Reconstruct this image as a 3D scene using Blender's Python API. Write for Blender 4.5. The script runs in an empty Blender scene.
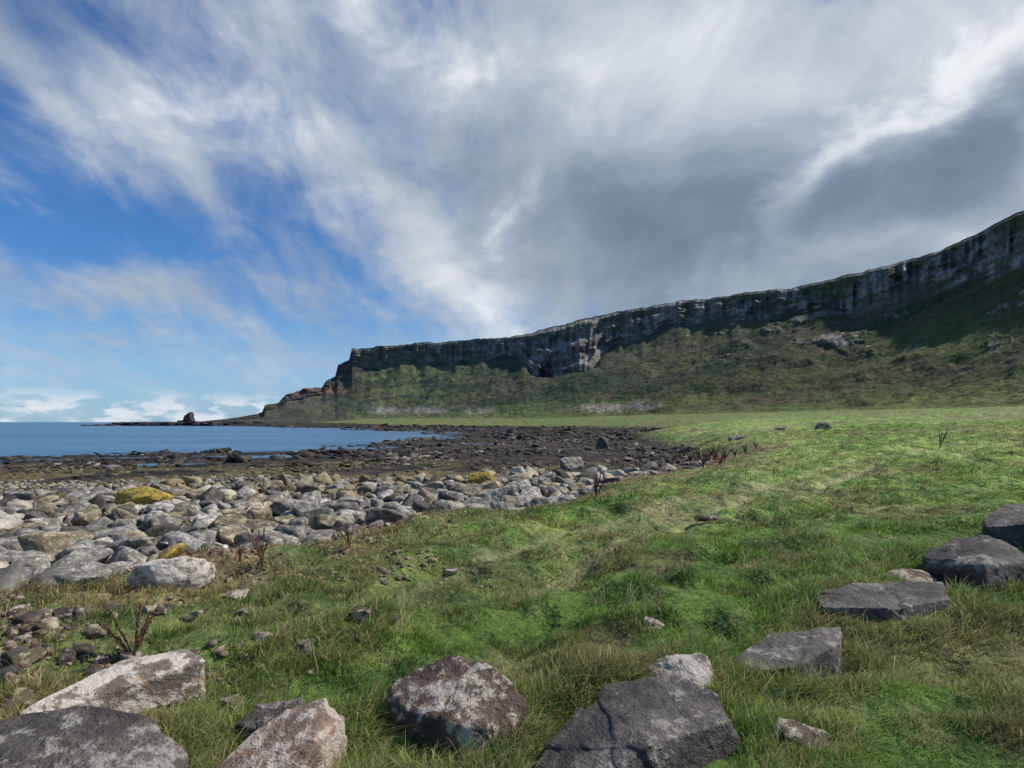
import bpy, bmesh, math, random
import numpy as np
from mathutils import Vector, Matrix
random.seed(7); RNG = np.random.default_rng(11)
sc = bpy.context.scene; COL = sc.collection
sc.view_settings.view_transform = 'Standard'; sc.view_settings.look = 'None'; sc.view_settings.exposure = 0
F = 600.0; EYE = 3.6; HY = 422.0

# ------------------------------------------------------------------ noise
def _h(ix, iy, iz, seed):
    h = (ix.astype(np.int64)*374761393 + iy.astype(np.int64)*668265263 + iz.astype(np.int64)*2147483647 + seed*1274126177) & 0xFFFFFFFF
    h = ((h ^ (h >> 13))*1274126177) & 0xFFFFFFFF
    h = ((h ^ (h >> 16))*2246822519) & 0xFFFFFFFF
    return ((h ^ (h >> 15)) & 0xFFFFFF)/float(0xFFFFFF)
def vn3(x, y, z, seed=0):
    ix, iy, iz = np.floor(x), np.floor(y), np.floor(z)
    fx, fy, fz = x-ix, y-iy, z-iz
    fx = fx*fx*(3-2*fx); fy = fy*fy*(3-2*fy); fz = fz*fz*(3-2*fz)
    r = 0
    for a in (0, 1):
        for b in (0, 1):
            for c in (0, 1):
                w = (fx if a else 1-fx)*(fy if b else 1-fy)*(fz if c else 1-fz)
                r = r + w*_h(ix+a, iy+b, iz+c, seed)
    return r
def vn2(x, y, seed=0):
    ix, iy = np.floor(x), np.floor(y); z0 = np.zeros_like(ix)
    fx, fy = x-ix, y-iy
    fx = fx*fx*(3-2*fx); fy = fy*fy*(3-2*fy)
    return ((1-fx)*(1-fy)*_h(ix, iy, z0, seed)+fx*(1-fy)*_h(ix+1, iy, z0, seed)
            + (1-fx)*fy*_h(ix, iy+1, z0, seed)+fx*fy*_h(ix+1, iy+1, z0, seed))
def fb2(x, y, o=4, seed=0, g=.5):
    s = 0; a = 1; t = 0
    for k in range(o):
        s = s+a*vn2(x, y, seed+k*17); t += a; a *= g
        x, y = (x*1.6-y*1.2)+3.1, (x*1.2+y*1.6)+7.7
    return s/t
def fb3(x, y, z, o=4, seed=0, g=.5):
    s = 0; a = 1; t = 0
    for k in range(o):
        s = s+a*vn3(x, y, z, seed+k*17); t += a; a *= g
        x, y, z = x*2.03+1.3, y*2.03+5.1, z*2.03+9.2
    return s/t
def sst(a, b, x):
    t = np.clip((x-a)/(b-a), 0, 1); return t*t*(3-2*t)
def mixc(a, b, t):
    return a*(1-t[:, None])+b*t[:, None]
def C3(*a): return np.array([a])

# ------------------------------------------------------------------ terrain function
BY = [-20, 0, 5, 7, 8.5, 11, 13.7, 15.9, 22.5, 31, 45, 70, 100, 144, 180, 220, 300, 400, 500, 600, 750, 900, 4000]
BX = [-10, -9, -8.5, -6.5, -4.6, -3, -.7, 1.3, 5.2, 11.8, 15, 19, 22, 36, 52, 48, 34, -15, -105, -200, -300, -200, -200]
SY = [-20, 30, 60, 77, 86, 120, 154, 200, 300, 400, 500, 545, 560, 600, 640, 700, 800, 900, 4000]
SX = [-62, -60, -52, -43, -30, -23, -19, -30, -66, -148, -215, -270, -390, -400, -350, -350, -330, -250, -250]
def zones(x, y):
    wob = (fb2(x*.25, y*.25, 3, 5)-.5)*(1.6+np.clip(y, 0, 200)*.05)
    tb = x-np.interp(y, BY, BX)+wob
    ts = x-np.interp(y, SY, SX)+(fb2(x*.08, y*.08, 3, 9)-.5)*np.clip(y*.12, 2, 12)+(fb2(x*.02, y*.05, 3, 10)-.5)*60*sst(170, 260, y)*sst(540, 480, y)
    return tb, ts
TRY = [4.6, 5.4, 10.9, 17.5, 28, 60]; TRX = [-1.2, -.3, 3.4, 10.7, 22, 54]
def track(x, y):
    q = np.abs(x-np.interp(y, TRY, TRX)-.4*np.sin(y*.7))/(1+.05*y)
    k = sst(4.6, 6.5, y)*sst(30, 20, y)
    return (np.exp(-((q-.45)/.14)**2)+.35*np.exp(-(q/.6)**2))*k
def H(x, y):
    x = np.asarray(x, float); y = np.asarray(y, float)
    tb, ts = zones(x, y)
    f = np.clip(ts/np.maximum(ts-np.minimum(tb, 0), .01), 0, 1)
    nearb = sst(36, 20, y)
    zb = -.05+(1.15*nearb+.72*(1-nearb))*f**(1.0+.2*(1-nearb))
    rough = (fb2(x*.35, y*.35, 5, 21)-.5)*1.0+(fb2(x*1.3, y*1.3, 3, 23)-.5)*.5
    zb = zb+rough*(.08+.30*(1-nearb))
    zb = zb+sst(470, 540, y)*2.2*sst(0, 25, ts)
    zw = np.maximum(-3, -.1+.06*ts)+rough*.2
    ex = 2.2+np.clip(y-20, 0, 300)*.14
    zg = 1.35+.65*(1-np.exp(-np.maximum(tb, 0)/ex))+.034*np.maximum(x, 0)+.010*np.clip(y-60, 0, 500)*sst(0, 60, tb)
    hum = (fb2(x*.28+3, y*.28, 3, 31)-.5)*.50+(fb2(x*1.1, y*1.1, 3, 33)-.5)*.34
    hum = hum+(fb2(x*3.0, y*3.0, 2, 35)-.5)*.17
    hum = hum-.08*track(x, y)
    hum = hum*(.35+.65*sst(1.5, 5, y))*(1+sst(30, 120, y)*.8)
    zg = zg+hum
    z = np.where(ts < 0, zw, zb)
    k = 1+np.clip(y-20, 0, 300)*.09
    g = sst(-.8, .9, tb/k)
    z = z*(1-g)+zg*g
    dip = np.exp(-(((x+35)/14)**2+((y-80)/5)**2))+np.exp(-(((x+22)/6)**2+((y-62)/2.2)**2))+np.exp(-(((x+4)/6)**2+((y-96)/3.)**2))+np.exp(-(((x+28)/5)**2+((y-50)/1.6)**2))
    return z-dip*1.1
def H1(x, y): return float(H(np.array([x]), np.array([y]))[0])
def ground_at(px, py):
    d = np.geomspace(1.2, 3000, 5000)
    x = (px-512)/F*d; zr = EYE-(py-HY)/F*d
    k = np.argmax(zr <= H(x, d)+0.0)
    return float(x[k]), float(d[k]), float(H(x[k:k+1], d[k:k+1])[0])

def gcol(x, y):
    tb, ts = zones(x, y)
    n1 = fb2(x*.35, y*.35, 4, 41); n2 = fb2(x*1.4, y*1.4, 4, 43); n3 = fb2(x*.09, y*.09, 3, 45)
    n4 = fb2(x*5, y*5, 3, 47)
    g = mixc(C3(.135, .235, .045), C3(.225, .33, .075), sst(.35, .65, n1*.6+n3*.4))
    g = mixc(g, C3(.070, .13, .028), sst(.48, .68, n2)*.85)
    g = mixc(g, C3(.29, .30, .12), sst(.50, .64, n1*.4+n4*.6)*.55)
    brown = sst(.60, .70, fb2(x*.8+40, y*.8, 4, 49))
    g = mixc(g, C3(.25, .185, .105), brown*.5)
    sw = np.exp(-((x-(.42*y+.5))/(1.3+.05*y))**2)*sst(7, 12, y)
    g = mixc(g, C3(.34, .39, .15), sw*.55*sst(.3, .6, n2))
    g = mixc(g, C3(.33, .31, .16), np.clip(track(x, y), 0, 1)*.6)
    far = sst(60, 260, y)
    g = mixc(g, C3(.11, .15, .05), far*.8)
    g = mixc(g, C3(.17, .14, .08), sst(.48, .60, n3)*sst(25, 60, y)*.6)
    W = 4.4+4.0*sst(10, 5, y)
    scrub = np.clip((W-(tb+(n2-.5)*5))/(W*.7), 0, 1)*sst(60, 30, y)
    sc1 = mixc(C3(.22, .145, .09), C3(.14, .17, .06), sst(.48, .62, n2))
    sc1 = mixc(sc1, C3(.13, .085, .06), sst(.52, .62, n4)*.8)
    g = mixc(g, sc1, scrub*.95)
    b = mixc(C3(.06, .054, .048), C3(.15, .13, .11), sst(.35, .65, n4))
    rf = sst(19, 28, y+(n1-.5)*10)
    rc = mixc(C3(.014, .012, .011), C3(.060, .048, .035), sst(.42, .66, n2))
    grey = sst(.45, .65, n1)*sst(-30, 0, x)*sst(48, 70, y)
    rc = mixc(rc, C3(.09, .078, .062), grey*.45)
    yel = sst(.38, .52, n1)*sst(56, 36, y)
    rc = mixc(rc, C3(.14, .115, .05), yel*.75)
    b = mixc(b, rc, rf)
    w = sst(-.5, .6, tb/(1+np.clip(y-20, 0, 300)*.05)+(n4-.5)*1.5)
    return mixc(b, g, w), tb, ts, scrub

# ------------------------------------------------------------------ mesh helpers
def np_mesh(name, V, Q=None, T=None, col=None, smooth=True):
    m = bpy.data.meshes.new(name)
    loops = []; starts = []; n = 0
    if Q is not None and len(Q):
        loops.append(Q.ravel()); starts.append(np.arange(len(Q))*4); n = len(Q)*4
    if T is not None and len(T):
        loops.append(T.ravel()); starts.append(n+np.arange(len(T))*3)
    L = np.concatenate(loops).astype(np.int32); S = np.concatenate(starts).astype(np.int32)
    m.vertices.add(len(V)); m.vertices.foreach_set('co', np.ascontiguousarray(V, dtype=np.float32).ravel())
    m.loops.add(len(L)); m.loops.foreach_set('vertex_index', L)
    m.polygons.add(len(S)); m.polygons.foreach_set('loop_start', S)
    m.polygons.foreach_set('use_smooth', np.full(len(S), smooth, dtype=bool))
    m.update(calc_edges=True)
    if col is not None:
        a = m.attributes.new('Col', 'FLOAT_COLOR', 'POINT')
        c = np.ones((len(V), 4), np.float32); c[:, :3] = col
        a.data.foreach_set('color', c.ravel())
    return m
def link(name, mesh, mat=None, parent=None, label=None, cat=None, group=None, kind=None, loc=None):
    o = bpy.data.objects.new(name, mesh); COL.objects.link(o)
    if mat and mesh and len(mesh.materials) == 0: mesh.materials.append(mat)
    if parent: o.parent = parent
    if loc is not None: o.location = loc
    for k, v in (('label', label), ('category', cat), ('group', group), ('kind', kind)):
        if v: o[k] = v
    return o
def grid_faces(nr, nc):
    i = np.arange(nr-1)[:, None]*nc+np.arange(nc-1)[None, :]
    i = i.ravel()
    return np.stack([i, i+1, i+nc+1, i+nc], 1)

# ------------------------------------------------------------------ material helpers
def newmat(name):
    m = bpy.data.materials.new(name); m.use_nodes = True; nt = m.node_tree; nt.nodes.clear()
    out = nt.nodes.new('ShaderNodeOutputMaterial'); b = nt.nodes.new('ShaderNodeBsdfPrincipled')
    nt.links.new(b.outputs[0], out.inputs[0]); return m, nt, b, out
def setin(nt, sock, v):
    if hasattr(v, 'is_linked'): nt.links.new(v, sock)
    else: sock.default_value = v
def MA(nt, op, a, b=None, c=None, clamp=False):
    n = nt.nodes.new('ShaderNodeMath'); n.operation = op; n.use_clamp = clamp
    for i, v in enumerate((a, b, c)):
        if v is not None: setin(nt, n.inputs[i], v)
    return n.outputs[0]
def NO(nt, vec, scale, detail=5, rough=.55, dist=0):
    n = nt.nodes.new('ShaderNodeTexNoise'); n.inputs['Scale'].default_value = scale
    n.inputs['Detail'].default_value = detail; n.inputs['Roughness'].default_value = rough
    n.inputs['Distortion'].default_value = dist
    if vec is not None: nt.links.new(vec, n.inputs['Vector'])
    return n.outputs['Fac']
def MR(nt, v, a, b, c=0., d=1., smooth=True):
    n = nt.nodes.new('ShaderNodeMapRange'); n.interpolation_type = 'SMOOTHSTEP' if smooth else 'LINEAR'
    setin(nt, n.inputs[0], v)
    for i, k in enumerate((a, b, c, d)): n.inputs[i+1].default_value = k
    return n.outputs[0]
def MX(nt, f, a, b, mode='MIX'):
    n = nt.nodes.new('ShaderNodeMix'); n.data_type = 'RGBA'; n.blend_type = mode
    setin(nt, n.inputs[0], f)
    for s, v in ((n.inputs[6], a), (n.inputs[7], b)):
        if isinstance(v, tuple): v = (*v, 1)[:4]
        setin(nt, s, v)
    return n.outputs[2]
def BU(nt, h, strength, dist, prev=None):
    n = nt.nodes.new('ShaderNodeBump'); n.inputs['Strength'].default_value = strength; n.inputs['Distance'].default_value = dist
    nt.links.new(h, n.inputs['Height'])
    if prev is not None: nt.links.new(prev, n.inputs['Normal'])
    return n.outputs[0]

def rockmat(name, dark, light, lichen, lamt, orange=(.25, .13, .05), oamt=.1, sc_=1., bump=1., vary=.35, rough=.85):
    m, nt, b, out = newmat(name)
    oi = nt.nodes.new('ShaderNodeObjectInfo'); ge = nt.nodes.new('ShaderNodeNewGeometry')
    v = ge.outputs['Position']
    n1 = NO(nt, v, 3.*sc_, 5, .65, .3); n2 = NO(nt, v, 11*sc_, 5, .7); n3 = NO(nt, v, 60*sc_, 3, .7)
    c = MX(nt, MR(nt, n1, .35, .65), dark, light)
    c = MX(nt, MR(nt, n3, .3, .75, 0, .5), c, tuple(.45*q for q in dark))
    lm = MR(nt, MA(nt, 'ADD', MA(nt, 'MULTIPLY', n1, .45), MA(nt, 'MULTIPLY', n2, .55)), .60-.22*lamt, .66-.22*lamt)
    c = MX(nt, MA(nt, 'MULTIPLY', lm, MR(nt, n3, .2, .6, .55, 1.)), c, lichen)
    om = MR(nt, NO(nt, v, 5.3*sc_, 5, .7), .70-.25*oamt, .76-.25*oamt)
    c = MX(nt, MA(nt, 'MULTIPLY', om, .8), c, orange)
    br = MA(nt, 'MULTIPLY_ADD', oi.outputs['Random'], vary, 1-vary/2)
    mul = nt.nodes.new('ShaderNodeVectorMath'); mul.operation = 'SCALE'; nt.links.new(c, mul.inputs[0]); nt.links.new(br, mul.inputs[3])
    nt.links.new(mul.outputs[0], b.inputs['Base Color']); b.inputs['Roughness'].default_value = rough
    b.inputs['Specular IOR Level'].default_value = .3
    p = BU(nt, n2, .8*bump, .08/sc_); p = BU(nt, n3, .7*bump, .016/sc_, p)
    nt.links.new(p, b.inputs['Normal'])
    return m
MAT = {}
MAT['basalt'] = rockmat('basalt_rock', (.052, .046, .041), (.17, .153, .135), (.30, .275, .24), .25, oamt=.08, rough=.7)
MAT['basalt_light'] = rockmat('grey_rock', (.055, .047, .04), (.18, .158, .135), (.34, .315, .27), .35, oamt=.1)
MAT['brown'] = rockmat('brown_lichen_rock', (.075, .052, .038), (.20, .145, .105), (.44, .40, .32), .45, (.26, .12, .06), .3)
MAT['pale'] = rockmat('pale_lichen_rock', (.15, .12, .09), (.36, .305, .245), (.50, .455, .385), .7, (.29, .19, .12), .4, bump=.7)
MAT['pink'] = rockmat('pinkish_rock', (.22, .155, .115), (.44, .33, .255), (.54, .465, .385), .6, (.33, .18, .11), .4)
MAT['b_grey'] = rockmat('grey_boulder', (.105, .097, .08), (.28, .26, .22), (.42, .395, .34), .35, (.29, .22, .09), .2, 1.6, vary=.7, bump=.8)
MAT['b_pale'] = rockmat('pale_boulder', (.18, .165, .137), (.39, .36, .305), (.52, .485, .42), .45, (.33, .25, .11), .25, 1.6, vary=.5, bump=.8)
MAT['b_tan'] = rockmat('tan_boulder', (.12, .099, .058), (.29, .24, .155), (.42, .375, .28), .4, (.34, .26, .09), .4, 1.6, vary=.5, bump=.8)
MAT['b_dark'] = rockmat('dark_boulder', (.045, .041, .034), (.13, .118, .10), (.27, .25, .21), .2, (.17, .13, .05), .3, 1.6, vary=.6, bump=.8)
MAT['b_ochre'] = rockmat('ochre_boulder', (.15, .12, .06), (.34, .26, .08), (.42, .36, .2), .3, (.52, .37, .035), .95, 1.6, vary=.2)
MAT['stack'] = rockmat('stack_rock', (.04, .033, .028), (.10, .08, .065), (.13, .11, .09), .2, (.12, .08, .05), .1, .12)

def vcolmat(name, nscale, amp, bumps, rough=.9):
    m, nt, b, out = newmat(name)
    at = nt.nodes.new('ShaderNodeAttribute'); at.attribute_name = 'Col'
    ge = nt.nodes.new('ShaderNodeNewGeometry'); v = ge.outputs['Position']
    n1 = NO(nt, v, nscale, 5, .7); n2 = NO(nt, v, nscale*7.3, 4, .65)
    k = MA(nt, 'ADD', MR(nt, n1, .3, .7, 1-amp, 1+amp, False), MR(nt, n2, .3, .7, -amp*.6, amp*.6, False))
    mul = nt.nodes.new('ShaderNodeVectorMath'); mul.operation = 'SCALE'; nt.links.new(at.outputs['Color'], mul.inputs[0]); nt.links.new(k, mul.inputs[3])
    nt.links.new(mul.outputs[0], b.inputs['Base Color']); b.inputs['Roughness'].default_value = rough; b.inputs['Specular IOR Level'].default_value = .2
    p = None
    for s, st, di in bumps: p = BU(nt, NO(nt, v, s, 4, .65), st, di, p)
    nt.links.new(p, b.inputs['Normal']); return m
MAT['ground'] = vcolmat('ground_cover', 2.1, .55, [(1.3, .8, .4), (9., .7, .07)])
MAT['cliff'] = vcolmat('cliff_cover', .34, .55, [(.5, .85, 1.4)])
MAT['reef'] = vcolmat('reef_rock', 1.5, .45, [(3., .8, .2)], .6)

# ------------------------------------------------------------------ ground sheet
NC, NR = 1000, 860
ang = np.radians(np.linspace(-82, 82, NC)); rad = np.geomspace(1.6, 4200, NR)
A, R_ = np.meshgrid(ang, rad); GX = (R_*np.sin(A)).ravel(); GY = (R_*np.cos(A)-3.5).ravel()
GZ = H(GX, GY); gc, tbv, tsv, scv = gcol(GX, GY)
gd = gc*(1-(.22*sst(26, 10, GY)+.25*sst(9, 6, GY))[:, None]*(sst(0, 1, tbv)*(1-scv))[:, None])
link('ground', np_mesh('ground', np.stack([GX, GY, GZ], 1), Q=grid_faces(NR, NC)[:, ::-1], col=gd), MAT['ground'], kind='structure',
     label='green grassy coastal ground falling to the stony shore', cat='ground')

# ------------------------------------------------------------------ sea
m, nt, b, out = newmat('sea_water')
ge = nt.nodes.new('ShaderNodeNewGeometry'); v = ge.outputs['Position']
mp = nt.nodes.new('ShaderNodeMapping'); mp.inputs['Scale'].default_value = (.4, 1., 1.); nt.links.new(v, mp.inputs[0])
n1 = NO(nt, mp.outputs[0], .35, 5, .6); n2 = NO(nt, mp.outputs[0], .03, 6, .7)
c = MX(nt, MR(nt, n2, .35, .65), (.025, .10, .19), (.07, .17, .27))
nt.links.new(c, b.inputs['Base Color']); b.inputs['Roughness'].default_value = .32; b.inputs['Specular IOR Level'].default_value = .4
nt.links.new(BU(nt, n1, 1., .9), b.inputs['Normal'])
S_ = 30000
link('sea', np_mesh('sea', np.array([[-S_, -2000, 0], [S_, -2000, 0], [S_, S_, 0], [-S_, S_, 0]], float), Q=np.array([[0, 1, 2, 3]])), m,
     kind='structure', label='calm blue sea reaching the horizon', cat='sea')

# ------------------------------------------------------------------ headland cliff
K = [ # px, d_base, d_top, py_top, py_foot
 (190, 640, 690, 422.5, 423), (205, 640, 700, 421, 422), (225, 640, 705, 419, 421), (240, 640, 710, 417, 420), (256, 635, 712, 414, 419), (262, 635, 715, 412, 417), (265, 635, 717, 405, 411), (278, 630, 720, 403, 408),
 (286, 627, 723, 393, 402), (300, 622, 730, 391, 400), (304, 622, 730, 388, 398), (322, 618, 735, 387, 395), (326, 615, 738, 380, 390), (335, 612, 742, 377, 388), (338, 608, 745, 365, 381), (349, 602, 748, 361, 376), (352, 600, 750, 348, 366), (420, 540, 720, 343, 361), (500, 455, 665, 338, 356), (522, 430, 645, 335, 358), (532, 420, 640, 334, 374), (550, 405, 630, 327, 386),
 (588, 370, 606, 319, 376), (600, 362, 600, 317, 356), (620, 350, 590, 312, 336), (700, 290, 540, 299, 322), (790, 235, 466, 288, 313), (835, 215, 440, 279, 305), (900, 185, 390, 262, 292),
 (940, 170, 360, 250, 285), (1024, 140, 300, 210, 262), (1200, 105, 240, 130, 195), (1500, 80, 190, 10, 95), (2200, 60, 160, -200, -50)]
K = np.array(K, float)
U = np.concatenate([np.linspace(190, 1060, 1500), np.linspace(1062, 2200, 200)]); NU = len(U)
db, dt, pt, pf = [np.interp(U, K[:, 0], K[:, i]) for i in (1, 2, 3, 4)]
xt = (U-512)/F*dt; s = np.concatenate([[0], np.cumsum(np.hypot(np.diff(xt), np.diff(dt)))])
def smooth(a, k=61):
    p = np.pad(a, k//2, mode='edge'); return np.convolve(p, np.hanning(k+2)[1:-1]/np.hanning(k+2)[1:-1].sum(), 'valid')
pf0 = pf.copy(); pf0 = np.where((U > 522) & (U < 620), np.interp(U, [522, 620], [358, 336]), pf0)
pt = pt+((fb2(s*.03, s*0, 4, 61)-.5)*4.5+(fb2(s*.15, s*0, 3, 62)-.5)*3)*sst(250, 300, U)
inb = np.exp(-((U-562)/40)**4)
pf = np.maximum(pf+(fb2(s*.024, s*0+5, 4, 63)-.5)*28*sst(340, 390, U)*(1-.75*inb), pt+10*sst(352, 400, U)+3)
ztop = EYE+(HY-pt)/F*dt
dfo = dt-5-(pf-pt)*.26-44*inb
zfo = EYE+(HY-pf)/F*dfo
dfs = smooth(dt-5-(pf0-pt)*.26, 81); zfs = smooth(EYE+(HY-np.maximum(pf0, pt+3))/F*dfs, 81)
NS, NCG, NP = 230, 110, 14
rows = []
zbase = smooth(H((U-512)/F*db, db), 31)-.8
for i in range(NS):
    t = i/(NS-1); q = float(sst(.62, 1., t))
    de = dfs*(1-q)+dfo*q; ze = zfs*(1-q)+zfo*q
    rows.append((db+(de-db)*t, zbase+(ze-zbase)*(.10*t+.90*t**1.7), np.full(NU, t)))
for i in range(1, NCG+1):
    t = i/NCG
    k3 = t*3; fr = k3-math.floor(k3) if t < 1 else 1.
    step2 = (min(math.floor(k3), 2)+float(sst(.60, 1., fr)))/3.
    rows.append((dfo+(dt-dfo)*step2, zfo+(ztop-zfo)*t, np.full(NU, 1+t)))
for i in range(1, NP+1):
    t = i/NP
    rows.append((dt+t*t*220, ztop+(1-np.exp(-t*3))*1.0-18*t*t, np.full(NU, 2+t)))
D = np.array([r[0] for r in rows]); Z = np.array([r[1] for r in rows]); T = np.array([r[2] for r in rows])
SS = np.tile(s, (len(rows), 1)); UU = np.tile(U, (len(rows), 1)); XW = (UU-512)/F*D
scl = sst(240, 350, UU)
slope = np.where(T > 1, 0, sst(0, .2, T)*sst(1.0, .88, T))
crag = ((T > .97) & (T <= 2.0))*1.0
but = (fb2(SS*.008, SS*0+3, 2, 71)-.5)*12*sst(.1, .8, T)*scl*sst(2.6, 1.2, T)
gul = fb2(XW*.022+D*.006, D*.018, 4, 73)-.5
gulz = gul*11*slope*scl
hum = ((fb2(XW*.06, D*.06, 4, 75)-.5)*5.5+(fb2(XW*.25, D*.25, 3, 76)-.5)*1.8)*slope*scl
brk = sst(.38, .50, fb2(SS*.022+60, T*1.6, 4, 81)+.3*np.exp(-((UU-562)/45)**4)+.13*sst(640, 740, UU))
colm = ((fb2(SS*.09, T*1.2, 3, 77)-.5)*16+(vn2(SS*.34, T*1.2, 79)-.5)*5+(fb2(SS*.07, Z*.20, 4, 80)-.5)*11)*(.30+.70*brk)
out_f = fb2(SS*.035+9, Z*.13, 5, 83)
outc = sst(.63, .67, out_f)*slope*sst(.45, .7, T)*scl*sst(640, 760, UU)
D2 = D+but-colm*crag*scl*np.clip(np.sin(np.clip((T-1), 0, 1)*math.pi*.9+.25), 0, 1)
Z2 = Z+gulz+hum+outc*1.3*(.4+1.0*fb2(SS*.25, Z*.25, 3, 85))
pyv = HY-(Z2-EYE)/D2*F
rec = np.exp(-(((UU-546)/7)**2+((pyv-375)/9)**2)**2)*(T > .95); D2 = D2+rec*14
Z2 = np.where(T < .01, Z, Z2)
CXw = (UU-512)/F*D2
x_, y_, t_, u_, s_, z_ = CXw.ravel(), D2.ravel(), T.ravel(), UU.ravel(), SS.ravel(), Z2.ravel()
py_ = HY-(z_-EYE)/y_*F; dd_ = D.ravel(); xw_ = XW.ravel()
nA = fb2(xw_*.018, dd_*.018+z_*.03, 4, 91); nB = fb2(xw_*.06, dd_*.05+z_*.12, 5, 93, .6); nC = fb2(s_*.16, z_*.16, 5, 95, .6)
nD = vn2(s_*.45, z_*.05, 96)*.6+vn2(s_*.2, z_*.06, 98)*.4          # upright column joints
h_ = (z_-3)/np.maximum(np.tile(zfs, len(rows))-3, 1)
g = mixc(C3(.028, .044, .015), C3(.064, .086, .026), sst(.40, .60, nA*.5+nB*.5))
g = mixc(g, C3(.078, .057, .037), sst(.48, .58, nB*.7+nA*.3)*.6)
g = mixc(g, C3(.11, .145, .040), sst(.24, .0, h_+(nA-.5)*.5)*.75)
bright = np.exp(-((u_-395)/75)**2)*sst(.1, .4, h_)*sst(1.1, .8, h_)
g = mixc(g, C3(.15, .18, .05), bright*.65*sst(.35, .6, nB))  # sunlit patch of the left slope, painted into the colour
bright2 = np.exp(-((u_-960)/70)**2)*np.exp(-((py_-335)/22)**2)
g = mixc(g, C3(.085, .125, .03), bright2*.6)  # second sunlit patch, on the right slope, also put into the colour
rk = mixc(C3(.070, .062, .055), C3(.32, .29, .255), sst(.36, .64, nD*.38+nC*.40+nB*.22))
rk = mixc(rk, C3(.070, .088, .032), np.maximum(sst(.50, .58, fb2(s_*.05, z_*.22, 4, 97))*.6, (1-brk.ravel())*.85*(t_ < 2.05)*(t_ > .9)))
rmask = np.maximum(sst(.955, 1.04, t_+(nB-.5)*.22)*sst(2.06, 1.97, t_), outc.ravel()*.7*sst(.42, .52, nC))
cc = mixc(g, rk, rmask)
bz = np.exp(-((u_-566)/38)**4)*(t_ > .97)*(t_ < 1.8)
cc = mixc(cc, mixc(C3(.07, .064, .060), C3(.25, .235, .215), sst(.38, .64, nD*.25+nC*.50+nB*.25)), bz*.8)
cc = mixc(cc, C3(.08, .095, .04), sst(1.94, 2.0, t_+(nB-.5)*.10)*.9)
cc = mixc(cc, C3(.010, .009, .009), np.clip(rec.ravel(), 0, 1)*.93)  # shade inside the cave recess, painted almost black
for (su, sp_, a_, b_) in [(385, 411, 18, 4.5), (425, 410, 22, 4), (600, 408, 28, 4.5), (645, 405, 16, 4.5), (478, 411, 14, 3.5)]:
    q = np.exp(-(((u_-su)/a_)**2+((py_-sp_)/b_)**2)**2)*sst(.42, .52, nC*.5+nB*.5)
    cc = mixc(cc, C3(.28, .25, .22), q*.7)
band = fb2(z_*.45, s_*.01, 3, 99)
tipm = sst(385, 325, u_+(nA-.5)*60)*sst(.60, .80, t_+(nB-.5)*.6)*(t_ < 2.3)
tc_ = mixc(C3(.05, .042, .034), C3(.14, .09, .062), sst(.42, .62, band))
tc_ = mixc(tc_, C3(.085, .10, .04), sst(.46, .56, nB)*.9)
cc = mixc(cc, tc_, tipm*.85)
red = np.exp(-((u_-322)/30)**2)*np.exp(-((py_-390)/3)**2)*sst(.38, .50, nB)
cc = mixc(cc, C3(.30, .12, .06), np.clip(red, 0, .75))
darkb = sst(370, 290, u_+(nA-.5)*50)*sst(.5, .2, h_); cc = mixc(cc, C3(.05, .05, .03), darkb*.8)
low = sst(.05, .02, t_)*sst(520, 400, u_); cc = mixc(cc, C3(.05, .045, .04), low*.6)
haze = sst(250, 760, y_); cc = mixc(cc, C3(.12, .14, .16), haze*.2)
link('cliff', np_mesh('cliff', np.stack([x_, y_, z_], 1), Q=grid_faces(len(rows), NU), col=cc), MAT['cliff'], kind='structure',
     label='long green headland with dark basalt crags along its top', cat='cliff')

# ------------------------------------------------------------------ rocks
_ico = {}
def ico(n):
    if n not in _ico:
        bm = bmesh.new(); bmesh.ops.create_icosphere(bm, subdivisions=n, radius=1)
        V = np.array([v.co[:] for v in bm.verts]); Fc = np.array([[v.index for v in f.verts] for f in bm.faces]); bm.free()
        V /= np.linalg.norm(V, axis=1)[:, None]; _ico[n] = (V, Fc)
    return _ico[n]
def rough_up(P, size, seed, amp, fine, chip, r):
    o = r.uniform(0, 50, 3); w = P/size+o
    n = fb3(w[:, 0]*1.7, w[:, 1]*1.7, w[:, 2]*1.7, 3, seed)-.5
    n2 = fb3(w[:, 0]*6, w[:, 1]*6, w[:, 2]*6, 4, seed+3)-.5
    n3 = fb3(w[:, 0]*2.2+4, w[:, 1]*2.2, w[:, 2]*2.2, 2, seed+5); k = n3*7; fr = k-np.floor(k)
    n3 = (np.floor(k)+sst(.38, .62, fr))/7-.5
    return P*(1+n*amp*2+n2*fine*3.5+n3*fine*6*chip)[:, None]
def rock_shape(seed, sub, npl=14, p=14, amp=.10, fine=.02, top=None, flat=None, planes=None, chip=1.):
    r = np.random.default_rng(seed); V, Fc = ico(sub)
    N = r.normal(size=(npl, 3)); N /= np.linalg.norm(N, axis=1)[:, None]; dd = r.uniform(.62, 1., npl)
    if planes is not None:
        N = np.array([q[:3] for q in planes], float); dd = np.array([q[3] for q in planes])
    N = np.vstack([N, [[0, 0, -1]], [top if top is not None else [0, 0, 1]]]); N /= np.linalg.norm(N, axis=1)[:, None]
    dd = np.append(dd, [.8, flat if flat else .8])
    q = np.maximum(V@N.T, 0)/dd
    rr = np.minimum((q**p).sum(1)**(-1/p), 1.5)
    P = rough_up(V*rr[:, None], 1., seed, amp, fine, chip, r)
    lo, hi = P.min(0), P.max(0)
    return (P-(lo+hi)/2)/((hi-lo)/2), Fc

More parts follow.
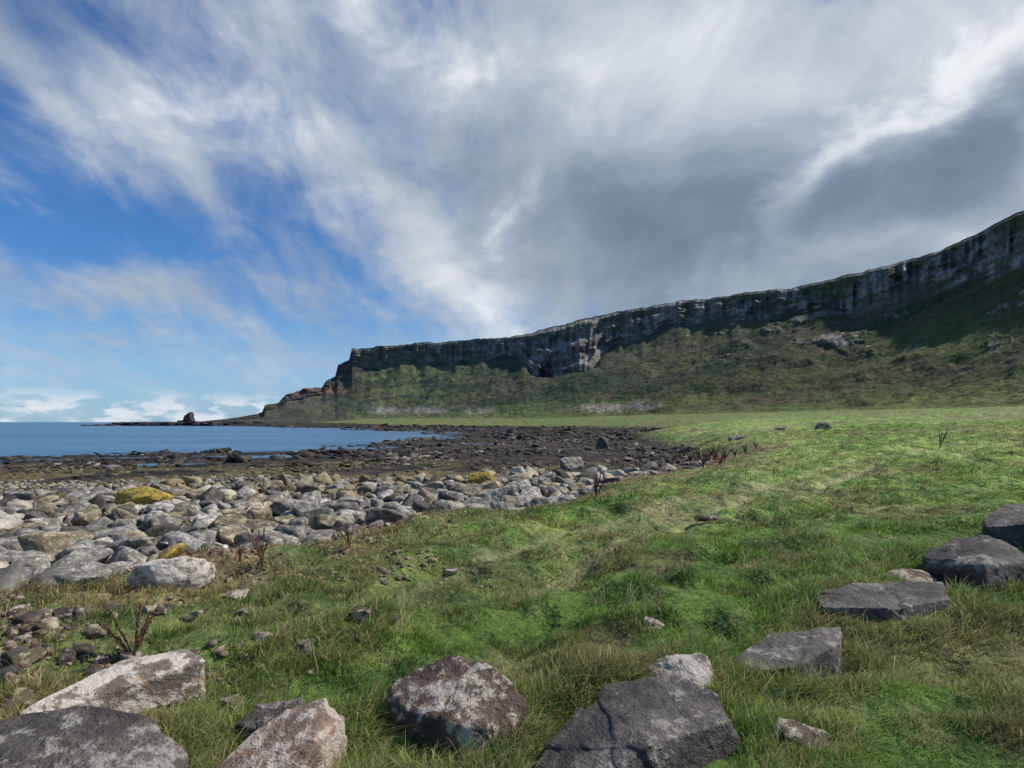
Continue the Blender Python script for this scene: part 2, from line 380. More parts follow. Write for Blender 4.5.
heroes = []
def slab(corners, mat, seed, label, name='rock', cat='rock', p=70, amp=.03, fine=.014, chip=1.2, spread=.10, splits=3, step=.05):
    """a broken rock whose upper corners are given as (sight line across, sight line down, height above the ground)"""
    cx_ = np.mean([c[0] for c in corners]); cy_ = np.mean([c[1] for c in corners]); hm = np.mean([c[2] for c in corners])
    gz = 2.0
    for _ in range(6):
        d = (EYE-gz-hm)*F/(cy_-HY); gz = H1((cx_-512)/F*d, d)
    pts = []
    for (a, b_, h) in corners:
        d = (EYE-gz-h)*F/(b_-HY); pts.append([(a-512)/F*d, d, h])
    pts = np.array(pts); c0 = pts.mean(0)
    bot = pts.copy(); bot[:, :2] = c0[:2]+(pts[:, :2]-c0[:2])*(1+spread); bot[:, 2] = -.22
    al = np.vstack([pts, bot]); c = al.mean(0); c[2] = .5*(np.mean(pts[:, 2])-.22)+0.02; al = al-c
    bm = bmesh.new()
    for q in al: bm.verts.new(q)
    bmesh.ops.convex_hull(bm, input=bm.verts[:]); bm.normal_update()
    N, Dd = [], []
    for f in bm.faces:
        n = np.array(f.normal[:]); d_ = float(n@np.array(f.verts[0].co[:]))
        if d_ < 0: n, d_ = -n, -d_
        if f.calc_area() < 1e-5 or d_ < .01: continue
        if any(float(n@m_) > .997 for m_ in N): continue
        N.append(n); Dd.append(d_)
    bm.free(); N = np.array(N); Dd = np.array(Dd)
    V, Fc = ico(7); q = np.maximum(V@N.T, 0)/Dd; qm = q.max(1)
    P = V*(1/(qm*(((q/qm[:, None])**p).sum(1)**(1/p))))[:, None]
    size = np.abs(al[:, :2]).max(); r = np.random.default_rng(seed)
    # split faces: the rock steps in a little on one side of each break, with a fine crack along it
    for k in range(splits):
        n = r.normal(size=3); n[2] *= .35; n /= np.linalg.norm(n); off = r.uniform(-.35, .35)*size
        wv = (fb3(P[:, 0]/size*3+k, P[:, 1]/size*3, P[:, 2]/size*3, 3, seed+k)-.5)*.30*size
        dd = P@n-off+wv
        P = P*(1-step*sst(-.004, .025, dd)*r.uniform(.5, 1.)-.005*np.exp(-(dd/.007)**2))[:, None]
    P = rough_up(P, size*.8, seed, amp, fine, chip, r)
    heroes.append((c[0], c[1], (al[:, 0].max()-al[:, 0].min())/2, (al[:, 1].max()-al[:, 1].min())/2, 0.))
    return link(name, np_mesh(name, P, T=Fc), MAT[mat], label=label, cat=cat, loc=(c[0], c[1], gz+c[2]))
def hero(px, py, wpx, hpx, dep, mat, seed, label, name='rock', cat='rock', top=None, flat=None, rot=0., p=16, sink=.28, tilt=(0, 0), sub=6, amp=.10, npl=12, fine=.02, mh=.45):
    x, d, z = ground_at(px, py)
    w = wpx/F*d*1.03; dp = w*dep
    drop = EYE-z
    vis = F*drop*(1/d-1/(d+dp*.75))
    h = max(hpx*mh, hpx-vis)/F*(d+dp*.3)
    d2 = d+dp*.45; x2 = (px-512)/F*(d2*.5+d*.5)
    z = H1(x2, d2)
    P, Fc = rock_shape(seed, sub, npl, p, amp, fine, top, flat)
    ht = h/(1-sink); P = P*np.array([w/2, dp/2, ht/2])
    Rm = np.array((Matrix.Rotation(rot, 3, 'Z')@Matrix.Rotation(tilt[0], 3, 'X')@Matrix.Rotation(tilt[1], 3, 'Y')))
    P = P@Rm.T
    P[:, 2] += ht/2-sink*ht
    heroes.append((x2, d2, w/2, dp/2, rot))
    return link(name, np_mesh(name, P, T=Fc), MAT[mat], label=label, cat=cat, loc=(x2, d2, z))
slab([(-50, 738, .2), (10, 712, .27), (85, 699, .31), (155, 712, .27), (198, 748, .15), (160, 778, .15), (40, 786, .2), (-60, 780, .2)], 'basalt_light', 3,
     'dark speckled grey rock in the bottom left corner', p=24, amp=.05)
slab([(14, 714, .13), (60, 688, .17), (125, 659, .20), (186, 647, .22), (206, 659, .18), (176, 673, .14), (100, 695, .12), (36, 716, .11)], 'pale', 5,
     'long whitish lichen covered rock behind the dark corner rock', p=50, amp=.025, fine=.008, step=.02, spread=.03)
slab([(232, 722, .12), (258, 700, .19), (304, 694, .20), (310, 712, .16), (270, 732, .12)], 'basalt_light', 8, 'small dark brown rock behind the pinkish slab')
slab([(212, 774, .06), (248, 736, .15), (298, 701, .25), (328, 693, .27), (349, 712, .18), (315, 748, .18), (272, 802, .09), (222, 802, .05)], 'pink', 14,
     'pinkish pale slab leaning at the bottom edge', amp=.03)
slab([(380, 684, .18), (408, 654, .30), (455, 644, .35), (500, 664, .31), (530, 706, .18), (512, 730, .13), (465, 724, .16), (400, 710, .14)], 'brown', 19,
     'brown rock blotched with white lichen in the middle foreground', p=24, amp=.06, fine=.02)
slab([(508, 768, .06), (552, 722, .15), (600, 671, .26), (668, 664, .28), (728, 687, .26), (746, 716, .21), (650, 744, .22), (580, 796, .11)], 'basalt', 27,
     'largest dark grey rock at the bottom of the picture', amp=.025, fine=.014, splits=4, step=.08)
slab([(640, 664, .13), (662, 653, .20), (704, 651, .21), (716, 666, .16), (700, 684, .12), (655, 680, .10)], 'pale', 26,
     'pale lichened rock tucked behind the largest dark rock', p=24, amp=.06)
slab([(729, 658, .15), (766, 626, .26), (847, 620, .27), (843, 641, .22), (797, 666, .18), (741, 673, .12)], 'basalt', 31,
     'flat charcoal rock second along the row toward the right', step=.08)
slab([(804, 593, .28), (850, 577, .32), (946, 580, .33), (961, 595, .31), (900, 606, .28), (816, 605, .25)], 'basalt', 34,
     'wide flat topped dark slab lying in the grass at right', step=.07)
slab([(921, 556, .22), (945, 532, .38), (982, 526, .46), (1015, 536, .42), (1037, 550, .36), (1030, 562, .30), (985, 563, .32), (930, 568, .16)], 'basalt', 38,
     'dark angular rock close to the right edge', step=.09, amp=.05)
slab([(982, 519, .28), (1000, 503, .42), (1042, 503, .42), (1062, 520, .38), (1032, 530, .24), (986, 528, .22)], 'basalt', 42,
     'dark block cut by the right edge of the picture', amp=.05)
nslab = len(heroes)
hero(915, 588, 60, 22, .8, 'brown', 35, 'low brown rock between the flat slab and the right hand rocks', sub=5)
hero(803, 754, 58, 30, .8, 'brown', 43, 'small brown stone sunk in grass right of the largest rock', sub=6, sink=.4, p=24)
hero(302, 660, 20, 18, .9, 'basalt_light', 45, 'small grey stone standing alone in the grass left of centre', name='stone', cat='stone', sub=5, sink=.15)
hero(261, 642, 24, 15, .9, 'pink', 47, 'small pinkish stone at the edge of the green grass', name='stone', cat='stone', sub=5)
hero(360, 624, 24, 15, .9, 'brown', 49, 'small brown stone in grass above the lichen blotched rock', name='stone', cat='stone', sub=5)
hero(392, 626, 15, 9, .9, 'basalt_light', 50, 'tiny grey stone right of the small brown stone', name='stone', cat='stone', sub=4)
hero(450, 580, 18, 8, .9, 'brown', 51, 'flat dark stone in the middle of the grass slope', name='stone', cat='stone', sub=4)
hero(714, 521, 36, 7, .6, 'brown', 52, 'flat brownish rock flush with the grass in mid field', sub=5)
hero(655, 630, 20, 12, .9, 'brown', 53, 'small brown stone in grass above the pale lichened rock', name='stone', cat='stone', sub=4)
hero(230, 600, 30, 12, .9, 'pink', 54, 'pinkish stone on the brown strip between boulders and grass', name='stone', cat='stone', sub=5)
hero(825, 429, 20, 7, .7, 'b_grey', 55, 'grey outcrop rock far off on the right hand meadow', sub=4)
hero(737, 440, 16, 5, .7, 'b_pale', 56, 'pale rock at the far end of the grass', sub=4)
hero(781, 430, 9, 3, .7, 'b_pale', 57, 'tiny pale rock far off on the meadow', sub=4)
hero(142, 508, 58, 24, .7, 'b_ochre', 61, 'bright ochre yellow lichen covered boulder on the shore', 'boulder', 'boulder', sub=6, p=10, sink=.05, mh=.8)
hero(482, 489, 30, 18, .7, 'b_ochre', 63, 'mossy yellow boulder near the right end of the boulder beach', 'boulder', 'boulder', sub=6, p=8, sink=.1, mh=.7)
hero(166, 588, 80, 34, .45, 'pale', 65, 'long whitish boulder at the front of the boulder beach', 'boulder', 'boulder', sub=6, rot=.35, tilt=(0, -.14))
hero(48, 562, 60, 34, .7, 'b_tan', 67, 'large tan boulder near the left edge', 'boulder', 'boulder', sub=6, p=10)
hero(192, 552, 48, 24, .7, 'b_grey', 69, 'broad smooth grey boulder above the long whitish one', 'boulder', 'boulder', sub=6, p=10)
hero(24, 588, 56, 26, .7, 'b_pale', 70, 'pale flat boulder low on the left edge', 'boulder', 'boulder', sub=6, p=10)
hero(78, 590, 50, 22, .7, 'b_pale', 75, 'light grey boulder left of the long whitish boulder', 'boulder', 'boulder', sub=6, p=12)
hero(112, 545, 48, 20, .8, 'b_grey', 77, 'wide grey boulder right of the large tan one', 'boulder', 'boulder', sub=6, p=10)
hero(603, 449, 13, 12, .8, 'b_dark', 71, 'upright dark boulder standing out on the dark reef', 'boulder', 'boulder', sub=5)
hero(572, 470, 24, 14, .8, 'b_grey', 73, 'round grey boulder left of the beach tip', 'boulder', 'boulder', sub=5, p=10)
# sea stack
sx, sd = (188-512)/F*600, 600
o = link('sea_stack', None, label='isolated rocky sea stack off the headland point', cat='sea stack', loc=(sx, sd, 0))
P, Fc = rock_shape(203, 5, 10, 8, .22, .04, top=[-.35, 0, 1], flat=.85, planes=[(1, 0, .25, .7), (-1, 0, .3, .7), (0, 1, 0, .8), (0, -1, 0, .8), (1, 0, 1, 1.0), (-1, .2, 1.2, 1.)])
link('main_block', np_mesh('main_block', P*np.array([5.2, 5, 8.8])+np.array([1.2, 0, 5.2]), T=Fc), MAT['stack'], parent=o)
P, Fc = rock_shape(205, 5, 10, 20, .12, .03)
link('shoulder', np_mesh('shoulder', P*np.array([6.5, 6, 3.4])+np.array([-4, 1, 2.0]), T=Fc), MAT['stack'], parent=o)

# boulder beach
n = 46000
d = 6.3*np.exp(RNG.uniform(0, 1.85, n)); a = RNG.uniform(-.95, .36, n); x = a*d
tb, ts = zones(x, d)
lim = 24+(fb2(x*.15, d*.15, 3, 111)-.5)*14+7*sst(-6, 4, x)
ok = (tb < .3+1.2*(RNG.uniform(size=n) < .10)) & (d < lim) & (d > 6.9-.1*x) & (RNG.uniform(size=n) < sst(.8, -1.2, tb)+.2)
x, d, tb = x[ok], d[ok], tb[ok]
r = np.clip(RNG.lognormal(math.log(.115), .66, len(x)), .045, .40)*(.9+.008*d)
order = np.argsort(-r)
hx = np.array([h[0] for h in heroes]); hy = np.array([h[1] for h in heroes]); hr = np.array([max(h[2], h[3]) for h in heroes])
cnt = 0; PX = np.zeros(6000); PY = np.zeros(6000); PR = np.zeros(6000)
for i in order:
    if cnt >= 5950: break
    if cnt and np.any(np.hypot(PX[:cnt]-x[i], PY[:cnt]-d[i]) < .88*(PR[:cnt]+r[i])): continue
    if np.any(np.hypot(hx-x[i], hy-d[i]) < .8*(hr+r[i])): continue
    PX[cnt] = x[i]; PY[cnt] = d[i]; PR[cnt] = r[i]; cnt += 1
PX, PY, PR = PX[:cnt], PY[:cnt], PR[:cnt]
vis = PR/PY*((PX/PY > -.853))
order = np.argsort(-vis)
variants = [rock_shape(300+k, 4, 8, 9+(k % 5)*5, .14, .025) for k in range(16)]
kinds = [('b_grey', .42, 'grey rounded boulder, one of many along the boulder beach'), ('b_pale', .28, 'pale whitish boulder, one of many along the boulder beach'),
         ('b_tan', .18, 'tan lichen stained boulder, one of many along the boulder beach'), ('b_dark', .11, 'dark wet looking boulder, one of many along the boulder beach'),
         ('b_ochre', .01, 'yellowish boulder, one of many along the boulder beach')]
PZ = H(PX, PY)
meshes = {}
for j, i in enumerate(order[:290]):
    kx = RNG.choice(len(kinds), p=[k[1] for k in kinds]); mk, _, lab = kinds[kx]; vk = int(RNG.integers(16))
    if (mk, vk) not in meshes:
        me = np_mesh('boulder', variants[vk][0], T=variants[vk][1]); me.materials.append(MAT[mk]); meshes[(mk, vk)] = me
    ob = link('boulder', meshes[(mk, vk)], label=lab, cat='boulder', group=lab.split(',')[0]+'s on the boulder beach')
    rr = PR[i]; fl = RNG.uniform(.36, .70)
    ob.scale = (rr*RNG.uniform(1., 1.45), rr*RNG.uniform(.7, 1.05), rr*fl)
    ob.rotation_euler = (RNG.normal()*.25, RNG.normal()*.25, RNG.uniform(0, 6.28))
    ob.location = (PX[i], PY[i], PZ[i]+rr*fl*RNG.uniform(.3, .75))
def merge(name, pos, sc3, cols, sub, seed0, mat, label, cat, p=10, tiltamp=.2, nv=8):
    Vs, Fs, Cs = [], [], []; off = 0; n = len(pos); which = RNG.integers(0, nv, n)
    for k in range(nv):
        B, Fc = rock_shape(seed0+k, sub, 9, p, .10, .02); ids = np.where(which == k)[0]
        if not len(ids): continue
        th = RNG.uniform(0, 6.28, len(ids)); cx, sx_ = np.cos(th), np.sin(th)
        tx, ty = RNG.normal(size=len(ids))*tiltamp, RNG.normal(size=len(ids))*tiltamp
        P = B[None]*sc3[ids][:, None, :]
        X = P[..., 0]*cx[:, None]-P[..., 1]*sx_[:, None]; Y = P[..., 0]*sx_[:, None]+P[..., 1]*cx[:, None]
        Zz = P[..., 2]+X*tx[:, None]+Y*ty[:, None]
        V = np.stack([X, Y, Zz], -1)+pos[ids][:, None, :]
        Vs.append(V.reshape(-1, 3)); Fs.append((Fc[None]+(np.arange(len(ids))*len(B))[:, None, None]+off).reshape(-1, 3))
        Cs.append(np.repeat(cols[ids], len(B), 0)); off += len(ids)*len(B)
    return link(name, np_mesh(name, np.vstack(Vs), T=np.vstack(Fs), col=np.vstack(Cs)), mat, label=label, cat=cat, kind='stuff')
MAT['cobble'] = vcolmat('cobble_stone', 3., .4, [(6., .7, .08)], .85)
rest = order[290:]
pal = np.array([[.24, .225, .19], [.38, .355, .30], [.28, .235, .15], [.09, .082, .066], [.20, .185, .155], [.32, .285, .215]])
cols = pal[RNG.integers(0, 6, len(rest))]*RNG.uniform(.6, 1.3, (len(rest), 1))
cols = mixc(cols, C3(.18, .15, .07)*RNG.uniform(.5, 1.5, (len(rest), 1)), sst(17, 26, PY[rest])*sst(2, -7, PX[rest])*.75)
rr = PR[rest]; fl = RNG.uniform(.4, .75, len(rest))
merge('far_boulders', np.stack([PX[rest], PY[rest], PZ[rest]+rr*fl*RNG.uniform(.4, .8, len(rest))], 1), np.stack([rr*1.25, rr*.88, rr*fl], 1), cols, 3, 400, MAT['cobble'],
      'mass of smaller grey boulders filling the boulder beach', 'boulders', p=14, tiltamp=.28)
n = 20000; d = 5.5*np.exp(RNG.uniform(0, 1.8, n)); x = RNG.uniform(-.98, .4, n)*d; tb, ts = zones(x, d); ok = (tb < 1.6*RNG.uniform(0, 1, n)**2.5) & (d < 34) & (d > 6.6); x, d = x[ok], d[ok]
rr = RNG.uniform(.025, .085, len(x))*(.7+d/30)
cols = pal[RNG.integers(0, 6, len(x))]*RNG.uniform(.5, 1.1, (len(x), 1))
merge('cobbles', np.stack([x, d, H(x, d)+rr*.2], 1), np.stack([rr*1.2, rr, rr*.65], 1), cols, 2, 500, MAT['cobble'], 'grey cobbles packed between the boulders', 'cobbles', p=10)
n = 30000; y = 3.2*np.exp(RNG.uniform(0, 2., n)); x = RNG.uniform(-.95, .15, n)*y; _, tb, _, scb = gcol(x, y)
ok = (tb > -.5) & (RNG.uniform(size=n) < scb*sst(.44, .62, fb2(x*1.1, y*1.1, 3, 151))); x, y = x[ok], y[ok]
rr = np.minimum(RNG.lognormal(math.log(.013), .5, len(x)), .032)*(.8+y/16)
merge('rubble', np.stack([x, y, H(x, y)+rr*.3], 1), np.stack([rr*1.3, rr, rr*.6], 1), np.array([[.24, .18, .135]])*RNG.uniform(.35, 1.3, (len(x), 1)), 1, 520, MAT['cobble'],
      'small brown rubble and pebbles among the dead weeds at left', 'rubble', p=14)
def reef(name, n, d0, d1, sub, s0, label, seed0):
    d = d0*np.exp(RNG.uniform(0, math.log(d1/d0), n)); x = RNG.uniform(-1.0, .5, n)*d; tb, ts = zones(x, d)
    ok = (tb < -.2) & (ts > -4) & (d > 19+(fb2(x*.15, d*.15, 3, 111))*10) & (RNG.uniform(size=n) < sst(.42, .60, fb2(x*.22, d*.10, 3, 119))+.08)
    ok &= H(x, d) > -.2
    x, d = x[ok], d[ok]
    big = fb2(x*.10+9, d*.06, 3, 125)
    rr = np.minimum(RNG.lognormal(math.log(s0), .6, len(x)), s0*3.6)*(.7+d/120)*(.7+1.1*sst(.5, .65, big))
    n1 = fb2(x*.12, d*.12, 3, 121)
    cols = np.tile(C3(.028, .023, .018), (len(x), 1))*RNG.uniform(.4, 2.6, (len(x), 1))
    cols = mixc(cols, C3(.16, .13, .055)*RNG.uniform(.4, 1.4, (len(x), 1)), sst(.34, .48, n1)*sst(56, 32, d)*sst(12, -2, x)*.85)
    cols = mixc(cols, C3(.17, .142, .108)*RNG.uniform(.5, 1.4, (len(x), 1)), (sst(.38, .54, n1)*sst(-.45, -.1, x/d)*sst(170, 80, d)*sst(26, 38, d))*.75*(RNG.uniform(size=len(x)) < .65))
    pal2 = (RNG.uniform(size=len(x)) < .08*sst(110, 40, d))
    cols = np.where(pal2[:, None], C3(.28, .26, .22)*RNG.uniform(.6, 1.2, (len(x), 1)), cols)
    merge(name, np.stack([x, d, H(x, d)+rr*.03], 1), np.stack([rr*1.7, rr, rr*RNG.uniform(.2, .5, len(x))], 1), cols, sub, seed0, MAT['reef'], label, 'reef', p=24, tiltamp=.2)
reef('near_reef_rocks', 34000, 19, 46, 2, .08, 'brown and black seaweed covered reef rocks just beyond the boulders', 600)
reef('far_reef_rocks', 66000, 44, 460, 1, .11, 'black jagged reef rocks reaching out to the sea', 620)
n = 700; d = RNG.uniform(545, 640, n); x = RNG.uniform(-400, -230, n); tb, ts = zones(x, d); ok = ts > -6; x, d = x[ok], d[ok]; rr = RNG.uniform(2, 6, len(x))
merge('point_reef', np.stack([x, d, H(x, d)-.1*rr], 1), np.stack([rr*1.8, rr, rr*.32], 1), C3(.04, .034, .03)*RNG.uniform(.5, 1.6, (len(x), 1)), 2, 650, MAT['reef'],
      'long low dark reef running out to sea from the headland point', 'reef', p=24, tiltamp=.05)
variants2 = [rock_shape(700+k, 4, 10, 18, .10, .02) for k in range(6)]
m2 = {}
for i in range(100):
    px = random.uniform(-5, 250); py = random.uniform(604, 715)
    if px > 130 and py > 625 and random.random() < .85: continue
    xx, dd, zz = ground_at(px, py)
    if np.any(np.hypot(hx-xx, hy-dd) < hr+.04): continue
    mk = random.choice(['basalt_light', 'b_tan', 'brown', 'b_dark']); vk = i % 6
    if (mk, vk) not in m2:
        me = np_mesh('stone', variants2[vk][0], T=variants2[vk][1]); me.materials.append(MAT[mk]); m2[(mk, vk)] = me
    q = random.uniform(.022, .075)
    ob = link('stone', m2[(mk, vk)], label='small stone lying loose in the scrubby strip at left', cat='stone', group='small stones in the scrubby strip', loc=(xx, dd, zz+q*.25))
    ob.scale = (q*1.2, q, q*.65); ob.rotation_euler = (random.gauss(0, .2), random.gauss(0, .2), random.uniform(0, 6.28))

# ------------------------------------------------------------------ grass
m, nt, b, out = newmat('grass_blade')
at = nt.nodes.new('ShaderNodeAttribute'); at.attribute_name = 'Col'
nt.links.new(at.outputs['Color'], b.inputs['Base Color']); b.inputs['Roughness'].default_value = .55; b.inputs['Specular IOR Level'].default_value = .25
tr = nt.nodes.new('ShaderNodeBsdfTranslucent'); nt.links.new(at.outputs['Color'], tr.inputs[0])
ms = nt.nodes.new('ShaderNodeMixShader'); ms.inputs[0].default_value = .36
nt.links.new(b.outputs[0], ms.inputs[1]); nt.links.new(tr.outputs[0], ms.inputs[2]); nt.links.new(ms.outputs[0], out.inputs[0])
MAT['blade'] = m
def blades(name, x, y, hgt, wid, lean, cols, label, cat, wind=.5):
    n = len(x); z = H(x, y)-.01
    th = RNG.uniform(0, 2*math.pi, n); lx = np.cos(th)*lean+wind*lean*.9; ly = np.sin(th)*lean-.1*lean
    ph = RNG.uniform(0, math.pi, n); wx, wy = np.cos(ph)*wid/2, np.sin(ph)*wid/2
    B = np.stack([x, y, z], 1)
    def pt(t):
        return B+np.stack([lx*hgt*t**1.8, ly*hgt*t**1.8, hgt*(t-.28*lean*t**2.5)], 1)
    W = np.stack([wx, wy, 0*wx], 1)
    p0, p1, p2, p3 = pt(0), pt(.4), pt(.75), pt(1.)
    V = np.stack([p0-W, p0+W, p1-W*.85, p1+W*.85, p2-W*.5, p2+W*.5, p3], 1).reshape(-1, 3)
    o = (np.arange(n)*7)[:, None]
    Q = np.concatenate([o+np.array([[0, 1, 3, 2]]), o+np.array([[2, 3, 5, 4]])]); T_ = o+np.array([[4, 5, 6]])
    root_shade = np.array([.58, .58, .87, .87, 1.05, 1.05, 1.15])  # shading painted along each blade, dim at the root, lighter at the tip
    cc_ = (cols[:, None, :]*root_shade[None, :, None]).reshape(-1, 3)
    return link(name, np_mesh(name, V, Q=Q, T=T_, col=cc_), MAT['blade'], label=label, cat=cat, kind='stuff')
n = 600000
y = 1.7*np.exp(RNG.uniform(0, math.log(60/1.7), n)); x = RNG.uniform(-.98, .98, n)*y
c0, tb, ts, scb = gcol(x, y)
dens = sst(-.6, 2.5, tb+(fb2(x*2, y*2, 2, 131)-.5)*3)
clump = sst(.44, .60, fb2(x*2.2, y*2.2, 3, 137))
ok = RNG.uniform(size=n) < np.maximum(dens, .22*(tb > -.5))*(1-scb*(1-.7*clump)*.95)
for k_, (ax, ay, aw, ad, rt) in enumerate(heroes):
    if ay > 20: continue
    c_, s2 = math.cos(-rt), math.sin(-rt); dx, dy = x-ax, y-ay
    u, v_ = dx*c_-dy*s2, dx*s2+dy*c_
    sh_ = .66 if k_ < nslab else .84
    ok &= ((u/(aw*sh_))**2+(v_/(ad*sh_))**2) > 1
x, y, tb, c0, scb = x[ok], y[ok], tb[ok], c0[ok], scb[ok]; n = len(x)
tus = sst(.50, .68, fb2(x*2.6, y*2.6, 3, 133)); tus2 = sst(.57, .70, fb2(x*.7+7, y*.7, 3, 135))
nearh = np.zeros(n)
for (ax, ay, aw, ad, rt) in heroes:
    if ay > 7: continue
    q = np.hypot((x-ax)/(aw+.12), (y-ay)/(ad+.12))
    nearh = np.maximum(nearh, np.exp(-(q-1).clip(0)**2*16)*sst(.55, .85, q))
hgt = (.026+.062*tus+.020*tus2+.062*nearh)*RNG.uniform(.5, 1.3, n)*(1+.012*y)
hgt *= (1-.5*np.clip(track(x, y), 0, 1))
wid = .0044*(y/2.6)**.85*RNG.uniform(.7, 1.3, n)
cols = c0*RNG.uniform(.6, 1.5, (n, 1))*(1-.18*tus[:, None])
dry = (RNG.uniform(size=n) < .07+.16*tus2+.12*nearh+.3*scb)[:, None]
cols = np.where(dry, np.array([[.38, .32, .18]])*RNG.uniform(.6, 1.2, (n, 1)), cols)
cols = np.clip(cols*np.array([[1.34, 1.30, 1.15]]), 0, .8)
blades('grass', x, y, hgt, wid, RNG.uniform(.25, 1.1, n), cols, 'short windblown green grass covering the coastal slope', 'grass')
n = 44000
y = 2.2*np.exp(RNG.uniform(0, 1.9, n)); x = RNG.uniform(-.95, .95, n)*y; kk = np.zeros(n, bool)
for (ax, ay, aw, ad, rt) in heroes:
    if ay > 6.5: continue
    q = np.hypot((x-ax)/(aw+.02), (y-ay)/(ad+.02)); kk |= (q > .9) & (q < 1.32)
_, tb, _, scb = gcol(x, y)
kk |= ((fb2(x*1.2, y*1.2, 2, 141) > .70) & (y < 9)) | (RNG.uniform(size=n) < scb*.8)
kk &= tb > -.8
for (ax, ay, aw, ad, rt) in heroes: kk &= np.hypot((x-ax)/(aw*.88), (y-ay)/(ad*.88)) > 1
x, y, scb = x[kk], y[kk], scb[kk]; n = len(x)
cols = np.where(RNG.uniform(size=(n, 1)) < .4, C3(.42, .36, .19), C3(.20, .31, .07))*RNG.uniform(.7, 1.3, (n, 1))
cols = np.where(((RNG.uniform(size=n) < .6) & (scb > .3))[:, None], C3(.22, .11, .06)*RNG.uniform(.6, 1.3, (n, 1)), cols)
blades('long_grass', x, y, RNG.uniform(.08, .24, n)*(1-.3*scb), .004*(.6+y/6), RNG.uniform(.3, 1.1, n), cols, 'long loose grass stalks around the foreground rocks', 'grass')

# ------------------------------------------------------------------ dried dock plants
md, nt, b, out = newmat('dried_dock'); ge = nt.nodes.new('ShaderNodeNewGeometry')
nt.links.new(MX(nt, NO(nt, ge.outputs['Position'], 40, 3), (.055, .028, .018), (.17, .08, .045)), b.inputs['Base Color']); b.inputs['Roughness'].default_value = .9
def tube(pts, r0, r1):
    V = []; k = 5
    for i, p in enumerate(pts):
        r = r0+(r1-r0)*i/(len(pts)-1)
        for j in range(k): V.append((p[0]+r*math.cos(j*6.283/k), p[1]+r*math.sin(j*6.283/k), p[2]))
    Q = [(i*k+j, i*k+(j+1) % k, (i+1)*k+(j+1) % k, (i+1)*k+j) for i in range(len(pts)-1) for j in range(k)]
    return np.array(V), np.array(Q)
def dock(px, py, hpx, nst, label, group=None, th0=1.):
    x, d, z = ground_at(px, py); h = hpx/F*d*1.1
    root = link('dock_plant', None, label=label, cat='plant', group=group, loc=(x, d, z))
    for k in range(nst):
        th = random.uniform(0, 6.28); ln = random.uniform(.05, .5)*h; hh = h*random.uniform(.65, 1.)
        pts = [(math.cos(th)*ln*t**1.5+random.gauss(0, .01*h), math.sin(th)*ln*t**1.5, -.02+hh*t) for t in np.linspace(0, 1, 8)]
        V, Q = tube(pts, (.011*h+.001)*th0, (.005*h+.0006)*th0); link('stem', np_mesh('stem', V, Q=Q), md, parent=root)
        I, Fi = ico(1); VV, FF = [], []
        for j in range(60):
            t = .38+.62*j/59; i0 = min(int(t*7), 6); f_ = t*7-i0
            c = np.array(pts[i0])*(1-f_)+np.array(pts[i0+1])*f_; spread = .013*h*(1.3-t)
            c = c+np.array([random.gauss(0, spread), random.gauss(0, spread), 0])
            VV.append(I*np.array([1, 1, 1.5])*h*.012*th0*random.uniform(.7, 1.3)+c); FF.append(Fi+j*len(I))
        link('seed_head', np_mesh('seed_head', np.vstack(VV), T=np.vstack(FF), smooth=False), md, parent=root)
dock(133, 662, 60, 8, 'tall dried reddish dock plant in the scrub at lower left')
dock(262, 568, 38, 7, 'dried dock plant at the front of the boulder beach')
dock(240, 562, 26, 5, 'shorter dried dock plant just left of the one fronting the boulders')
dock(350, 548, 26, 6, 'dried brown dock plant by the grass edge near the white boulders')
dock(596, 497, 22, 8, 'bushy reddish dock plant on the crest of the grass', th0=1.6)
dock(940, 449, 17, 4, 'lone dark dock plant on the right hand meadow', th0=1.3)
for px, py, hp in [(690, 464, 13), (699, 465, 16), (707, 463, 14), (716, 462, 16), (725, 461, 14), (672, 468, 12), (735, 458, 11), (682, 463, 12), (745, 454, 9), (703, 468, 14), (720, 466, 12), (660, 470, 9), (756, 450, 8)]:
    dock(px, py, hp, 6, 'dried dock plant in the row where grass meets the reef', 'dock plants where grass meets reef', th0=2.)

# ------------------------------------------------------------------ world
w = bpy.data.worlds.new('World'); sc.world = w; w.use_nodes = True; nt = w.node_tree; nt.nodes.clear()
SAZ, SEL = math.radians(82), math.radians(47)
out = nt.nodes.new('ShaderNodeOutputWorld'); bg = nt.nodes.new('ShaderNodeBackground'); nt.links.new(bg.outputs[0], out.inputs[0])
bg.inputs[1].default_value = .13
sky = nt.nodes.new('ShaderNodeTexSky'); sky.sky_type = 'NISHITA'; sky.sun_disc = False; sky.sun_elevation = SEL; sky.sun_rotation = SAZ
sky.air_density = 1.; sky.dust_density = .4; sky.ozone_density = 2.
tc = nt.nodes.new('ShaderNodeTexCoord'); sp = nt.nodes.new('ShaderNodeSeparateXYZ'); nt.links.new(tc.outputs['Generated'], sp.inputs[0])
X, Y, Zd = sp.outputs
az = MA(nt, 'ARCTAN2', X, Y); el = MA(nt, 'ARCSINE', Zd)
inv = MA(nt, 'DIVIDE', 1., MA(nt, 'ADD', MA(nt, 'MAXIMUM', Zd, 0.), .34))
def cmb(a, b_, c_=0.):
    n = nt.nodes.new('ShaderNodeCombineXYZ')
    for i, v in enumerate((a, b_, c_)): setin(nt, n.inputs[i], v)
    return n.outputs[0]
pl = cmb(MA(nt, 'MULTIPLY', X, inv), MA(nt, 'MULTIPLY', Y, inv))
def mapn(vec, sc3, rot=0., loc=(0, 0, 0)):
    n = nt.nodes.new('ShaderNodeMapping'); n.inputs['Scale'].default_value = sc3; n.inputs['Rotation'].default_value = (0, 0, rot); n.inputs['Location'].default_value = loc
    nt.links.new(vec, n.inputs[0]); return n.outputs[0]
